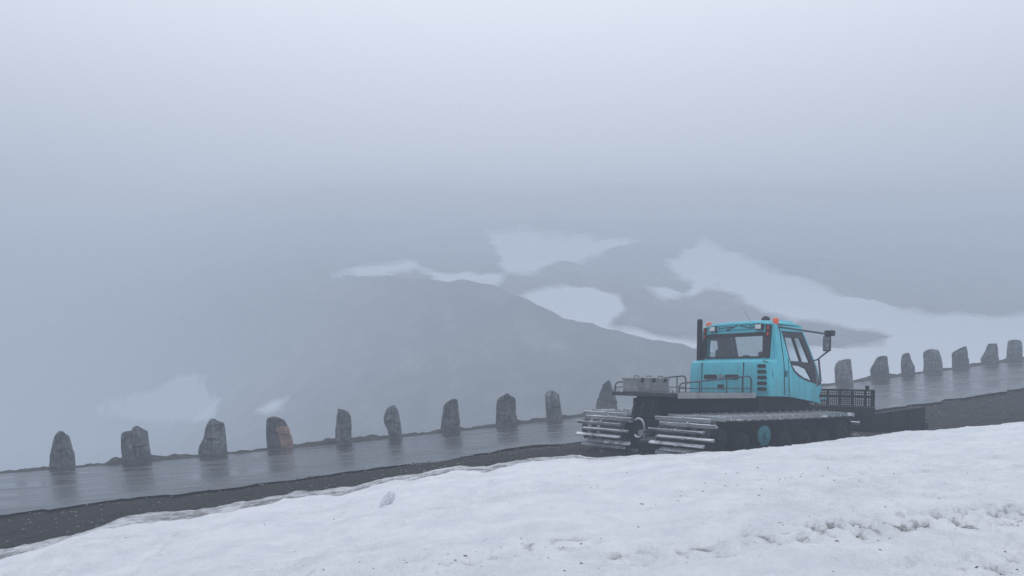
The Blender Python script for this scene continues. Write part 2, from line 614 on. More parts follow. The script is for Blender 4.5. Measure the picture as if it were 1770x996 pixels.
def z_near(u):
    return float(np.interp(u - 1, nu, nz_) + 2 * np.interp(u, nu, nz_) + np.interp(u + 1, nu, nz_)) / 4


RW = 7.5


def z_road(u, v):
    t = min(max(-v / RW, -.5), 1.2)
    return z_far(u) * (1 - t) + z_near(u) * t


# vehicle frame
VX, VY, VZ, AZ = 2.464, 13.891, -1.129, R(54.1)
VH = Vector((math.sin(AZ), math.cos(AZ)))
VL = Vector((-VH.y, VH.x))
VEH_GROUND = VZ + .03


def sstep(a, b, x):
    t = min(max((x - a) / (b - a), 0), 1)
    return t * t * (3 - 2 * t)


# edge of the snow bank in the photograph: column, row, distance
EDGE = [(-900, 1130, 6.6), (-420, 1060, 8.0), (-150, 990, 9.2), (0, 953, 10.0), (100, 930, 10.4), (183, 903, 10.9), (270, 892, 11.2), (415, 869, 11.7),
        (500, 850, 12.0), (600, 842, 12.3), (679, 823, 12.6), (720, 818, 12.7), (787, 805, 12.9), (840, 806, 12.9), (899, 791, 13.1), (990, 783, 13.3),
        (1031, 789, 13.0), (1100, 786, 12.7), (1151, 785, 12.3), (1244, 781, 11.9), (1303, 776, 12.2), (1402, 765, 13.1), (1501, 754, 14.0),
        (1567, 745, 14.5), (1620, 744, 14.7), (1770, 729, 15.0), (1950, 708, 15.6), (2400, 660, 17.0), (3000, 600, 19)]
EP = [at(*e) for e in EDGE]
ES = [0]
for a, b_ in zip(EP, EP[1:]):
    ES.append(ES[-1] + (b_.xy - a.xy).length)
EX, EY, EZ = ([p[i] for p in EP] for i in range(3))


def edge(s):
    return Vector((np.interp(s, ES, EX), np.interp(s, ES, EY), np.interp(s, ES, EZ)))


ev = [uv_of(p.x, p.y) for p in EP]
eu_, ev_, ez_ = [e[0] for e in ev], [e[1] for e in ev], [p.z for p in EP]


def z_ground(x, y, u=None, v=None):
    if u is None:
        u, v = uv_of(x, y)
    if v >= -RW:
        z = z_road(u, v)
        if v > .05:
            z = z_road(u, 0) - (v - .05) * .03
        if v > 1.3:
            z -= (v - 1.3) * .75
        return z
    ve = float(np.interp(u, eu_, ev_))
    ze = float(np.interp(u, eu_, ez_)) - .21
    t = min(max((-RW - v) / max(-RW - ve, .5), 0), 1.6)
    t = t ** .42 if t < 1 else t
    z = z_near(u) * (1 - t) + ze * t if t <= 1 else ze - (t - 1) * .3
    # levelled standing place under the vehicle
    rel = Vector((x - VX, y - VY))
    a, c = rel.dot(VH), rel.dot(VL)
    dx = max(-.6 - a, a - 4.6, 0)
    dy = max(abs(c) - 1.7, 0)
    w = 1 - sstep(0, 1.6, math.hypot(dx, dy))
    w *= sstep(0, .9, -RW - v)
    return z * (1 - w) + VEH_GROUND * w


# ------------------------------------------------------------------ ground, road, verge
us = list(np.arange(-45, -8, 1.5)) + list(np.arange(-8, 36, .16)) + list(np.arange(36, 80, 1.5))
vs_ = [-34, -24, -18] + list(np.arange(-15.5, -7.4, .16)) + [-6.5, -4, -2, -.4, .05, .5, .9, 1.3, 2.2, 3.6, 6, 10, 16, 26, 40]
V, Fc = [], []
for v in vs_:
    for u in us:
        p = P(u, v)
        z = z_ground(p.x, p.y, u, v)
        if v < -RW:
            k = sstep(0, .5, -RW - v)
            z += k * (.035 * fbm(p.x * 1.3, p.y * 1.3, 3) + .030 * fbm(p.x * 4, p.y * 5, 5) + .05 * sstep(0, .35, -RW - v) * (1 - sstep(.5, 1.5, -RW - v)) * (0.4 + fbm(u * .9, 3.1, 2)))
        elif v <= .1:
            z -= .05
        elif v > 1.3:
            z += .25 * fbm(p.x * .5, p.y * .5, 9) * sstep(1.3, 4, v)
        V.append((p.x, p.y, z))
nu_ = len(us)
for j in range(len(vs_) - 1):
    for i in range(nu_ - 1):
        a = j * nu_ + i
        Fc.append((a, a + 1, a + nu_ + 1, a + nu_))
tag(obj("ground", V, Fc, M['gravel'], smooth=True), kind="structure")

V, Fc = [], []
rus = list(np.arange(-45, -8, 1.0)) + list(np.arange(-8, 36, .12)) + list(np.arange(36, 80, 1.0))
rvs = list(np.linspace(-RW, 0, 16))
for j, v in enumerate(rvs):
    for u in rus:
        vv = v
        if j == 0:
            vv += .40 * fbm(u * .45, 7.7) + .22 * fbm(u * 1.7, 1.7) + .10 * fbm(u * 5.0, 2.7)
        if j == len(rvs) - 1:
            vv += .06 * fbm(u * 1.1, 4.4)
        p = P(u, vv)
        V.append((p.x, p.y, z_road(u, v) + (.02 if j else -.01)))
n = len(rus)
for j in range(len(rvs) - 1):
    for i in range(n - 1):
        a = j * n + i
        Fc.append((a, a + 1, a + n + 1, a + n))
tag(obj("road", V, Fc, M['asphalt'], smooth=True), kind="structure")

# rocky verge along the far side of the road
V, Fc = [], []
wus = list(np.arange(-20, 60, .09))
wvs = [-.06, .02, .12, .25, .4, .6, .8, 1.0, 1.25, 1.7, 2.5]
for j, v in enumerate(wvs):
    for u in wus:
        p = P(u, v + .05 * fbm(u * 1.4, v * 2, 2))
        lump = max(0, fbm(u * .55, v * .6, 1.5) + .12) * .13 + max(0, fbm(u * 2.3, v * 2.2, 8)) * .12
        prof = (0, .15, .5, .8, 1, 1, .95, .8, .4, 0, -1)[j]
        z = z_ground(p.x, p.y, u, max(v, 0)) + prof * (.035 + lump) - (.04 if j == 0 else 0)
        V.append((p.x, p.y, z))
n = len(wus)
for j in range(len(wvs) - 1):
    for i in range(n - 1):
        a = j * n + i
        Fc.append((a, a + 1, a + n + 1, a + n))
tag(obj("verge", V, Fc, M['verge']), kind="structure")

# loose stones on the gravel strip
g = MB()
for i in range(6500):
    u = random.uniform(-7, 30)
    v = -RW - abs(random.gauss(.2, 1.6))
    p = P(u, v)
    r = random.choice((.008, .010, .012, .016, .02, .03)) * random.uniform(.7, 1.3)
    z = z_ground(p.x, p.y, u, v)
    q = [Vector((random.uniform(.7, 1.2) * a, random.uniform(.7, 1.2) * b_, random.uniform(.4, .9) * c)) * r
         for a, b_, c in ((1, 0, 0), (-1, 0, 0), (0, 1, 0), (0, -1, 0), (0, 0, 1), (0, 0, -1))]
    c = Vector((p.x, p.y, z + r * .4))
    g.add([c + w for w in q], [(0, 2, 4), (2, 1, 4), (1, 3, 4), (3, 0, 4), (2, 0, 5), (1, 2, 5), (3, 1, 5), (0, 3, 5)])
g.build("gravel", M['pebble'], kind="stuff")


# ------------------------------------------------------------------ guard stones
def make_stone(spec, mi, label, idx):
    (px, py, sl) = spec
    u = hit(px, SV)
    p = P(u, SV)
    z0 = z_far(u)
    d = p.y
    pxm = d / F                                     # metres per photo pixel at that distance
    k = (px - CX) / F
    rows_in = [(h * pxm, a * pxm, b_ * pxm) for h, a, b_ in sl]
    H = rows_in[-1][0]
    hs, ls, rs = zip(*rows_in)
    nrow, nc = 30, 30
    rnd = random.Random(100 + idx)
    seed = rnd.uniform(0, 50)
    depth = rnd.uniform(.30, .42)
    V, Fc, patch = [], [], []
    corners = [rnd.uniform(-.25, .25) for _ in range(8)]
    heights = [-.15] + [H * t for t in np.linspace(0, 1, nrow)]
    for hh in heights:
        hc = min(max(hh, 0), H)
        l_, r_ = float(np.interp(hc, hs, ls)), float(np.interp(hc, hs, rs))
        cx_, hw = (l_ + r_) / 2, (r_ - l_) / 2
        dd = depth * (.55 + .45 * min(1, hw / (.45 * (rs[0] - ls[0])))) * (1 - .25 * hc / H) * .5
        for c in range(nc):
            a = 2 * math.pi * c / nc
            ca, sa = math.cos(a), math.sin(a)
            e = .42
            x = math.copysign(abs(ca) ** e, ca)
            y = math.copysign(abs(sa) ** e, sa)
            q = Vector((cx_ + x * hw, y * dd + .06 * x * y, hh))
            nn = fbm(q.x * 3.2 + seed, q.y * 3.2, q.z * 1.6, 4)
            n2 = noise.noise(Vector((q.x * 9 + seed, q.y * 9, q.z * 2.5)))
            fc_ = noise.cell(Vector((q.x * 4.5 + seed + .6 * q.z, q.y * 4.5, q.z * 2.2 + .5 * q.x))) - .5
            amp = .055 if abs(ca) < .8 else .022
            f_ = 1 + 0 * nn
            q.x += x * (nn * amp * .7 + n2 * .012 + fc_ * .018)
            q.y += y * (nn * amp * 1.6 + n2 * .026 + fc_ * .055)
            q.z += .02 * nn * (hc / H)
            V.append(q)
            patch.append(.5 + max(-.5, min(.5, min((q.x - (cx_ - hw * .16 - .10 * q.z)) / .10, (H * .70 - q.z + .12 * (q.x - cx_)) / .10, -q.y / .02))))
    R_ = len(heights)
    for j in range(R_ - 1):
        for c in range(nc):
            Fc.append((j * nc + c, j * nc + (c + 1) % nc, (j + 1) * nc + (c + 1) % nc, (j + 1) * nc + c))
    V.append(sum((V[(R_ - 1) * nc + c] for c in range(nc)), Vector()) / nc + Vector((0, 0, .012)))
    patch.append(0)
    for c in range(nc):
        Fc.append(((R_ - 1) * nc + c, (R_ - 1) * nc + (c + 1) % nc, len(V) - 1))
    Fc.append(tuple(range(nc))[::-1])
    mat = RED_STONE if mi == 'red' else STONE[mi]
    o = obj("guard_stone", V, Fc, mat)
    if mi == 'red':
        at2 = o.data.attributes.new("face_patch", 'FLOAT', 'POINT')
        at2.data.foreach_set("value", patch)
    o.location = (p.x, p.y, z0)
    o.rotation_euler = (0, 0, -math.atan(k))
    tag(o, label, "guard stone", "guard stones standing along the far edge of the road")


for i, (sp, mi, lb) in enumerate(STONES):
    make_stone(sp, mi, lb, i)

# ------------------------------------------------------------------ snow bank in the foreground
ncol, nrow = 640, 260
ssamp = np.linspace(0, ES[-1], ncol)
V, Fc, dirt_and_dents = [], [], []
RUTS = [((.9, 5.9), (4.3, 6.45), .30, 1.0), ((2.7, 4.9), (4.6, 5.2), .35, .6), ((1.8, 8.3), (4.2, 8.9), .3, .35), ((-1.4, 6.2), (.4, 6.5), .35, .45)]


def seg(px, py, a, b_):
    ax, ay = a
    dx, dy = b_[0] - ax, b_[1] - ay
    t = min(max(((px - ax) * dx + (py - ay) * dy) / (dx * dx + dy * dy), 0), 1)
    return math.hypot(px - ax - t * dx, py - ay - t * dy), t


def snow_z(X, Y, t, E):
    zn = -1.60 + .085 * X
    w = sstep(.0, 1.0, t) * .55 + t * .45
    z = zn * (1 - w) + E.z * w
    d = .0
    far = 1 - .75 * sstep(.8, 1, t)
    rim = sstep(.93, 1.0, t)
    z += far * (.045 * fbm(X * .45, Y * .45, 1) + .026 * fbm(X * 1.1 + 7, Y * 1.5, 2))
    z += (.5 + .5 * far) * (.016 * fbm(X * 3.0, Y * 4.2, 4) + .016 * fbm(X * 6, Y * 9, 6, 4) - .030 * abs(fbm(X * 1.7 + .8 * Y, Y * 5.0, 17, 4)))
    for a, b_, wd, am in RUTS:
        ds, tt = seg(X, Y, a, b_)
        if ds < wd * 2.5:
            g_ = math.exp(-(ds / wd) ** 2) * am
            ln = math.hypot(b_[0] - a[0], b_[1] - a[1]) * tt
            pock = .75 * fbm(X * 4.5, Y * 5.5, 12, 3) + .30 * math.sin(ln * 27 + 3 * fbm(X * 1.5, Y * 1.5, 15))
            z += g_ * (.085 * pock - .03)
            d = max(d, min(.95, 1.7 * g_ * sstep(-.12, .45, -pock) * (.55 + .45 * tt)))  # rut dents coloured darker where they sink
    dd = max(0, fbm(X * .5 + 3, Y * .8, 30) + .05) * .55
    d = max(d, dd * .8)
    # grit melted out along the edge
    d = max(d, .55 * sstep(.965, 1.0, t) * max(0, .4 + fbm(X * 1.2, Y * 1.2, 40)))
    # thin rotten rim where the snow melts back from the gravel
    thr = .956 + .014 * fbm(X * .9, Y * .9, 61) + .006 * fbm(X * 3, Y * 3, 62)
    r = sstep(thr, thr + .006, t) * (1 - sstep(1.0, 3.0, E.x))
    z -= .034 * r
    d = max(d, r * (.80 + .55 * fbm(X * 1.6, Y * 1.6, 63)))
    return z, min(d, 1)


rows = list(np.linspace(0, 1, nrow) ** .8)
for s in ssamp:
    E = edge(s)
    B = Vector((E.x * .3, -4.0))
    og = (E.xy - B).normalized() * (.22 * fbm(E.x * .8, E.y * .8, 51) + .10 * fbm(E.x * 3.1, E.y * 3.1, 52))
    E = E + Vector((og.x, og.y, -.012 * fbm(E.x * 2, E.y * 2, 53)))
    for t in rows:
        q = B.lerp(E.xy, t)
        z, d = snow_z(q.x, q.y, t, E)
        V.append((q.x, q.y, z))
        dirt_and_dents.append(d)
    # melting lip that rolls over and drops on to the gravel
    out_ = (E.xy - B).normalized()
    wob = fbm(E.x * 1.1, E.y * 1.1, 21)
    lastz = V[-1][2]
    sf = 1 - .62 * sstep(-.5, 1.5, E.x)
    for k_, (o_, dz) in enumerate(((.05, -.018), (.12 + .02 * wob, -.036), (sf * (.5 + .15 * wob), -.050), (sf * (1.0 + .3 * wob), -.070), (sf * (1.35 + .5 * wob), -.12), (sf * 2.1, -.6))):
        q = E.xy + out_ * o_
        V.append((q.x, q.y, lastz + dz + .022 * fbm(q.x * 3, q.y * 3, 9)))
        dirt_and_dents.append(min(1, (.7, .85, .85, .9, 1, 1)[k_] * (.85 + .6 * fbm(q.x * 1.3, q.y * 1.3, 77))))
nr = nrow + 6
for i in range(ncol - 1):
    for j in range(nr - 1):
        a = i * nr + j
        Fc.append((a, a + nr, a + nr + 1, a + 1))
so = tag(obj("snow_ground", V, Fc, M['snow'], smooth=True), kind="structure")
so.data.attributes.new("dirt", 'FLOAT', 'POINT').data.foreach_set("value", dirt_and_dents)

from mathutils.bvhtree import BVHTree
SNOW = BVHTree.FromPolygons(V, Fc)


def snow_at(x, y):
    h_ = SNOW.ray_cast(Vector((x, y, 5)), Vector((0, 0, -1)))
    return h_[0].z if h_[0] else None


# twigs, bark and grit lying on the snow
g = MB()
for i in range(460):
    if random.random() < .75:
        a, b_, wd, am = random.choice(RUTS)
        t = random.random()
        x = a[0] + (b_[0] - a[0]) * t + random.gauss(0, .45)
        y = a[1] + (b_[1] - a[1]) * t + random.gauss(0, .3)
    else:
        y = random.uniform(4.6, 13)
        x = random.uniform(-.55, .72) * y
        if x < 0 and random.random() < .55:
            continue
    z = snow_at(x, y)
    if z is None:
        continue
    r = random.choice((.003, .003, .004, .005, .006, .009)) * random.uniform(.6, 1.2)
    an = random.uniform(0, 6.3)
    st_ = random.uniform(1, 3.0)
    ax, bx = Vector((math.cos(an), math.sin(an), 0)) * r * st_, Vector((-math.sin(an), math.cos(an), 0)) * r
    c = Vector((x, y, z + r * .3))
    up = Vector((0, 0, r * .8))
    g.add([c + ax, c - ax, c + bx, c - bx * .8, c + up + ax * .2, c - up], [(0, 2, 4), (2, 1, 4), (1, 3, 4), (3, 0, 4), (2, 0, 5), (1, 2, 5), (3, 1, 5), (0, 3, 5)])
g.build("debris", M['debris'], kind="stuff")

# slab of ice standing out of the snow
p = at(669, 884, 9.6)
z = snow_at(p.x, p.y)
bm = bmesh.new()
bmesh.ops.create_icosphere(bm, subdivisions=3, radius=1)
for v in bm.verts:
    c = v.co.copy()
    nn = fbm(c.x * 1.6, c.y * 1.6, c.z * 1.6 + 4)
    c *= 1 + .28 * nn
    v.co = Vector((c.x * .075 + c.z * .07, c.y * .07, c.z * .125 + .06))
mb = MB().bm(bm)
ch = mb.build("ice_chunk", M['ice'])
ch.location = (p.x, p.y, z)
tag(ch, "small pale slab of dirty ice sticking up from the snow bank", "ice chunk")

# ------------------------------------------------------------------ mountain sides in the fog
S = 1770 / 1455.0


def poly_sd(px, py, poly):
    ins = False
    best = 1e9
    n = len(poly)
    for i in range(n):
        x0, y0 = poly[i]
        x1, y1 = poly[(i + 1) % n]
        if (y0 > py) != (y1 > py) and px < (x1 - x0) * (py - y0) / (y1 - y0) + x0:
            ins = not ins
        dx, dy = x1 - x0, y1 - y0
        t = min(max(((px - x0) * dx + (py - y0) * dy) / (dx * dx + dy * dy), 0), 1)
        dd = math.hypot(px - x0 - t * dx, py - y0 - t * dy)
        best = min(best, dd)
    return best if ins else -best


def grow(patches, px, py):
    return max(poly_sd(px, py, p) for p in patches)


FAR_SNOW = [
    [(690, 330), (765, 334), (914, 341), (882, 352), (835, 362), (790, 372), (770, 386), (722, 389), (708, 380), (716, 362), (702, 346)],
    [(470, 392), (510, 380), (575, 369), (592, 374), (598, 388), (560, 396)],
    [(590, 386), (650, 394), (722, 392), (700, 412), (655, 416), (620, 402)],
    [(737, 420), (770, 412), (805, 407), (882, 428), (886, 446), (862, 468), (900, 474), (940, 480), (1010, 486), (1010, 520), (930, 510), (850, 490), (770, 450)],
    [(912, 408), (955, 406), (972, 416), (950, 423), (924, 419)],
    [(945, 374), (962, 366), (1000, 340), (1012, 346), (1060, 370), (1100, 385), (1150, 398), (1200, 412), (1260, 428), (1320, 441), (1380, 446), (1500, 440),
     (1800, 425), (1800, 660), (1140, 660), (1130, 600), (1115, 500), (1260, 494), (1268, 482), (1235, 472), (1180, 463), (1125, 462), (1085, 444), (1040, 418), (1018, 406), (975, 420), (985, 400)],
]
FAR_SNOW = [[(x * S, y * S) for x, y in p] for p in FAR_SNOW]
NEAR_SNOW = [
    [(130, 580), (160, 568), (215, 556), (252, 536), (296, 530), (286, 556), (312, 566), (302, 596), (230, 600), (175, 593), (140, 590)],
    [(363, 585), (384, 572), (410, 565), (398, 577), (380, 587)],
]
NEAR_SNOW = [[(x * S, y * S) for x, y in p] for p in NEAR_SNOW]


def el(py):
    return (HY - py) / F                    # tangent of the elevation


cx_ = [-600, 100, 250, 320, 375, 440, 500, 570, 640, 700, 735, 765, 800, 860, 930, 990, 1030, 1100, 1400, 1800]
cy_ = [470, 452, 432, 415, 400, 394, 391, 393, 398, 406, 420, 436, 450, 467, 482, 494, 506, 540, 640, 700]
cd_ = [430, 300, 250, 215, 195, 178, 166, 155, 146, 136, 128, 122, 116, 108, 100, 94, 90, 84, 74, 68]

# far slope: distance as a function of elevation, given at a few rows of the photograph
row_y = [800, 720, 640, 585, 520, 463, 413, 380, 340, 300, 240, 120]
row_d = [44, 70, 93, 116, 145, 185, 243, 300, 385, 490, 670, 1050]
ks = list(np.arange(-1.0, 1.25, .0075))
rows = list(np.linspace(800, 120, 135))
V, Fc, sn = [], [], []
for py in rows:
    d0 = float(np.interp(-py, [-y for y in row_y], row_d))
    for k in ks:
        px = CX + k * F
        left = 1 + 1.5 * sstep(600, -200, px)
        Y = d0 * left
        X = k * Y
        z = el(py) * Y
        bumpy = Y * .010 * fbm(X * .035, Y * .02 + 5, 3) + Y * .006 * fbm(X * .12, Y * .08, 6)
        # the ground falls away behind the nearer spur
        yc = float(np.interp(px / S, cx_, cy_)) * S
        bumpy -= 26 * sstep(12, 70, py - yc) * (px < 1280)
        V.append((X, Y, z + bumpy))
        sn.append(max(-60, min(60, max(grow(FAR_SNOW, px, py) - (8 if px < 560 else 0), grow(NEAR_SNOW, px, HY - (z + bumpy) / Y * F)))))
n = len(ks)
for j in range(len(rows) - 1):
    for i in range(n - 1):
        a = j * n + i
        Fc.append((a, a + 1, a + n + 1, a + n))
o = tag(obj("mountain", V, Fc, M['hill'], smooth=True), kind="structure")
o.data.attributes.new("snow", 'FLOAT', 'POINT').data.foreach_set("value", sn)

# nearer spur: its crest line in the photograph
ks = list(np.arange(-1.0, .95, .0065))
V, Fc, sn = [], [], []
ts = list(np.linspace(0, 1, 70)) + [1.06, 1.15, 1.3]
for t in ts:
    for k in ks:
        px = CX + k * F
        yc = float(np.interp(px / S, cx_, cy_)) * S
        yc += 5 * fbm(px * .012, 3.3, 1) + 3.5 * fbm(px * .05, 1.3, 5)
        dc = float(np.interp(px / S, cx_, cd_)) * (.92 + .26 * sstep(650, 250, px) + .35 * sstep(420, 0, px) + .14 * sstep(820, 480, px))
        d1 = 44 + .10 * (dc - 60)
        if t <= 1:
            Y = d1 + (dc - d1) * t
            yb = 678 + 230
            # row drops from the foot of the slope to the crest
            e0, e1 = el(yb), el(yc)
            ee = e0 + (e1 - e0) * (t ** .8)
            z = ee * Y
            nn = Y * .009 * fbm(k * Y * .05 + 3, Y * .04, 13) + Y * .004 * fbm(k * Y * .2, Y * .15, 3)
            z += nn * sstep(1.0, .8, t) * .9
        else:
            Y = dc * t
            z = el(yc) * dc - (t - 1) * dc * .55
        V.append((k * Y, Y, z))
        sn.append(max(-60, min(60, grow(NEAR_SNOW, px, HY - z / Y * F))) + 1)
n = len(ks)
for j in range(len(ts) - 1):
    for i in range(n - 1):
        a = j * n + i
        Fc.append((a, a + 1, a + n + 1, a + n))
o = tag(obj("hillside", V, Fc, M['hill'], smooth=True), kind="structure")
o.data.attributes.new("snow", 'FLOAT', 'POINT').data.foreach_set("value", sn)

# ------------------------------------------------------------------ snow groomer
cat = bpy.data.objects.new("snow_groomer", None)
col.objects.link(cat)
cat.location = (VX, VY, VZ)
cat.rotation_euler = (R(1.2), 0, R(90) - AZ)
tag(cat, "turquoise tracked snow groomer with a black blade parked on the gravel by the snow bank", "snow groomer")


def track(sgn):
    yo, yi = 1.60 * sgn, .345 * sgn
    root = MB()
    # belt path: rear roller, front roller slightly raised
    r0, r1 = .305, .265
    c0, c1 = (.06, .385), (3.74, .445)
    path = []
    for k in range(13):
        a = R(90 + 180 * k / 12)
        path.append((c0[0] + r0 * math.cos(a), c0[1] + r0 * math.sin(a), (math.cos(a), math.sin(a))))
    for x in np.linspace(.3, 3.3, 12):
        path.append((x, c0[1] - r0 + .02 * sstep(2.6, 3.3, x), (0, -1)))
    for k in range(11):
        a = R(-80 + 170 * k / 10)
        path.append((c1[0] + r1 * math.cos(a), c1[1] + r1 * math.sin(a), (math.cos(a), math.sin(a))))
    for x in np.linspace(3.35, .3, 12):
        t = (x - .06) / 3.68
        path.append((x, c0[1] + r0 + (c1[1] + r1 - c0[1] - r0) * t - .012 * math.sin(math.pi * t), (0, 1)))
    strips = [(1.55, 1.40), (1.29, 1.15), (1.04, .40)]
    for a_, b_ in strips:
        vs, fs = [], []
        m_ = len(path)
        for (x, z, n_) in path:
            for (yy, tt) in ((a_, 0), (b_, 0), (b_, -.03), (a_, -.03)):
                vs.append((x + n_[0] * tt, yy * sgn, z + n_[1] * tt))
        for i in range(m_):
            j = (i + 1) % m_
            for q in range(4):
                fs.append((i * 4 + q, i * 4 + (q + 1) % 4, j * 4 + (q + 1) % 4, j * 4 + q))
        root.add(vs, fs)
    tr_ = root.build("track", M['rubber'], cat, smooth=40)
    if sgn > 0:
        for a_, b_ in ((1.40, 1.30), (1.14, 1.05)):  # pale strips in the belt gaps, standing in for bright road seen through
            g_ = MB()
            vs, fs = [], []
            m_ = len(path)
            for (x, z, n_) in path:
                for (yy, tt) in ((a_, -.006), (b_, -.006), (b_, -.02), (a_, -.02)):
                    vs.append((x + n_[0] * tt, yy - .003, z + n_[1] * tt))
            for i in range(m_):
                j = (i + 1) % m_
                for q in range(4):
                    fs.append((i * 4 + q, i * 4 + (q + 1) % 4, j * 4 + (q + 1) % 4, j * 4 + q))
            g_.add(vs, fs)
            g_.build("guide_strip", M['chest'], tr_, smooth=40)
    # grousers evenly spaced along the belt
    seg_len, tot = [], 0
    for i in range(len(path)):
        a_, b_ = path[i], path[(i + 1) % len(path)]
        l_ = math.hypot(b_[0] - a_[0], b_[1] - a_[1])
        seg_len.append(l_)
        tot += l_
    cnt = 82
    g_ = MB()
    w2 = .61
    prof = [(-.028, .0), (.028, .0), (.020, .025), (.008, .070), (-.008, .070), (-.020, .025)]
    vs = [(x, y, z) for y in (-w2, w2) for x, z in prof]
    g_.add(vs, [(0, 1, 2, 3, 4, 5), (11, 10, 9, 8, 7, 6)] + [(k, (k + 1) % 6, 6 + (k + 1) % 6, 6 + k) for k in range(6)])
    for e in (-1, 1):
        g_.box(-.016, .016, e * (w2 - .03), e * (w2 + .004), .012, .066)   # end cap
    g_.box(-.016, .016, -.05, -.02, .074, .096)
    proto = None
    for q in range(cnt):
        s_ = (q + (.35 if sgn < 0 else .1)) * tot / cnt
        i = 0
        while s_ > seg_len[i]:
            s_ -= seg_len[i]
            i += 1
        a_, b_ = path[i], path[(i + 1) % len(path)]
        t = s_ / seg_len[i]
        x, z = a_[0] + (b_[0] - a_[0]) * t, a_[1] + (b_[1] - a_[1]) * t
        nx, nz2 = a_[2][0] * (1 - t) + b_[2][0] * t, a_[2][1] * (1 - t) + b_[2][1] * t
        if proto is None:
            proto = g_.build("grouser", M['alu'], tr_)
            o = proto
        else:
            o = proto.copy()
            col.objects.link(o)
            o.parent = tr_
        o.location = (x + nx * .001, (yo + yi) / 2 + (.10 if q % 2 else -.10), z + nz2 * .001)
        o.rotation_euler = (0, math.atan2(nx, nz2), 0)
    # wheels between the belt runs
    spec = [(.06, .40, .27)] + [(.72 + .60 * i, .285, .19) for i in range(5)] + [(3.74, .445, .22)]
    for i, (x, z, r) in enumerate(spec):
        if i == 2:
            x, z = 1.31, .40
        yb = 1.36 * sgn
        w = MB()
        w.disc_y(x, yb - .30 * sgn, yb + .12 * sgn, z, [(0, r * .7), (0.02, r), (.97, r), (1, r * .92)])
        wo = w.build("wheel", M['tyre'], tr_, smooth=30)
        h_ = MB()
        h_.disc_y(x, yb + .121 * sgn, yb + .165 * sgn, z, [(0, r * .95), (.5, r * .93), (.75, r * .55), (1, r * .5)])
        h_.disc_y(x, yb + .166 * sgn, yb + .20 * sgn, z, [(0, r * .3), (1, r * .24)], n=6)
        for q in range(5):
            a = 2 * math.pi * q / 5 + .4
            h_.disc_y(x + r * .36 * math.cos(a), yb + .166 * sgn, yb + .185 * sgn, z + r * .36 * math.sin(a), [(0, r * .08), (1, r * .07)], n=6)
        ho = h_.build("hub", M['teal_dirty'] if i == 2 else M['tyre'], tr_, smooth=30)
        if i == 2:
            ho['label'] = "turquoise painted hub disc"
    s = MB()
    s.box(.3, 3.4, 1.02 * sgn, .55 * sgn, .30, .52, .02)
    s.build("roller_beam", M['tyre'], tr_)  # dark box added to fill the shaded space behind the wheels
    return tr_


TL, TR = track(1), track(-1)

# chassis
c = MB()
c.box(-.08, 3.95, -.335, .335, .34, 1.02, .02)
c.box(.0, 2.1, -.70, .33, .80, 1.05, .015)
c.box(2.0, 3.62, -.86, .86, .80, 1.06, .02)
c.box(3.5, 3.9, -.70, .70, .80, .98, .02)
ch_ = c.build("chassis", M['black'], cat)
t = MB()
t.tube([(-.16, .10 + .15 * math.cos(a), .48 + .17 * math.sin(a)) for a in np.linspace(R(50), R(310), 18)], .022)
t.build("tow_loop", M['alu'], ch_, smooth=40)
t = MB()
t.box(-.30, -.08, -.16, -.02, .36, .46, .01)
t.lathe_z(-.2, -.09, [(.30, .03), (.46, .03), (.47, .012), (.56, .010)], 10)
t.build("hitch", M['alu_dark'], ch_)
t = MB()
for y in (-.22, .02, .24):
    t.tube([(-.09, y, .95), (-.16, y, .85), (-.15, y + .05, .65), (-.08, y + .04, .55)], .014, 6)
t.build("hose", M['rubber'], ch_, smooth=50)

# platform behind the cab
d = MB()
d.box(-.15, 1.93, -.80, .82, 1.055, 1.125, .008)
deck = d.build("platform", M['frame'], cat)
d = MB()
d.box(-.15, 1.95, -.835, -.803, 1.035, 1.135, .004)
for k in range(12):
    x = -.05 + k * .17
    d.disc_y(x, -.836, -.842, 1.085, [(0, .012), (1, .010)], n=8)
d.build("side_strip", M['chest'], deck)
for sgn, y in ((1, .79), (-1, -.79)):
    r_ = MB()
    za, zb = 1.125, 1.14
    z1, z2 = 1.30, 1.44
    xs0, xs1 = -.10, 1.86
    pts = [(xs0, y, za)]
    for k in range(5):
        a = R(180 - 90 * k / 4)
        pts.append((xs0 + .09 + .09 * math.cos(a), y, z1 - .09 + .09 * math.sin(a)))
    for k in range(5):
        a = R(90 - 90 * k / 4)
        pts.append((xs1 - .09 + .09 * math.cos(a), y, z2 - .09 + .09 * math.sin(a)))
    pts.append((xs1, y, za))
    r_.tube(pts, .0145)
    r_.tube([(xs0, y, 1.21), (xs1, y, 1.215)], .010, 6)
    for x in (.42, 1.16, 1.60):
        zt = z1 + (z2 - z1) * (x - xs0) / (xs1 - xs0)
        r_.tube([(x, y, za), (x, y, zt)], .012, 6)
    r_.build("handrail", M['rail'], deck, smooth=50)
for y in (-.62, .70):
    t = MB()
    t.tube([(-.12, y + .045 * math.cos(a), 1.16 + .04 * math.sin(a)) for a in np.linspace(0, 2 * math.pi, 12, endpoint=False)], .009, 6, closed=True)
    t.build("lashing_ring", M['alu_dark'], deck, smooth=50)

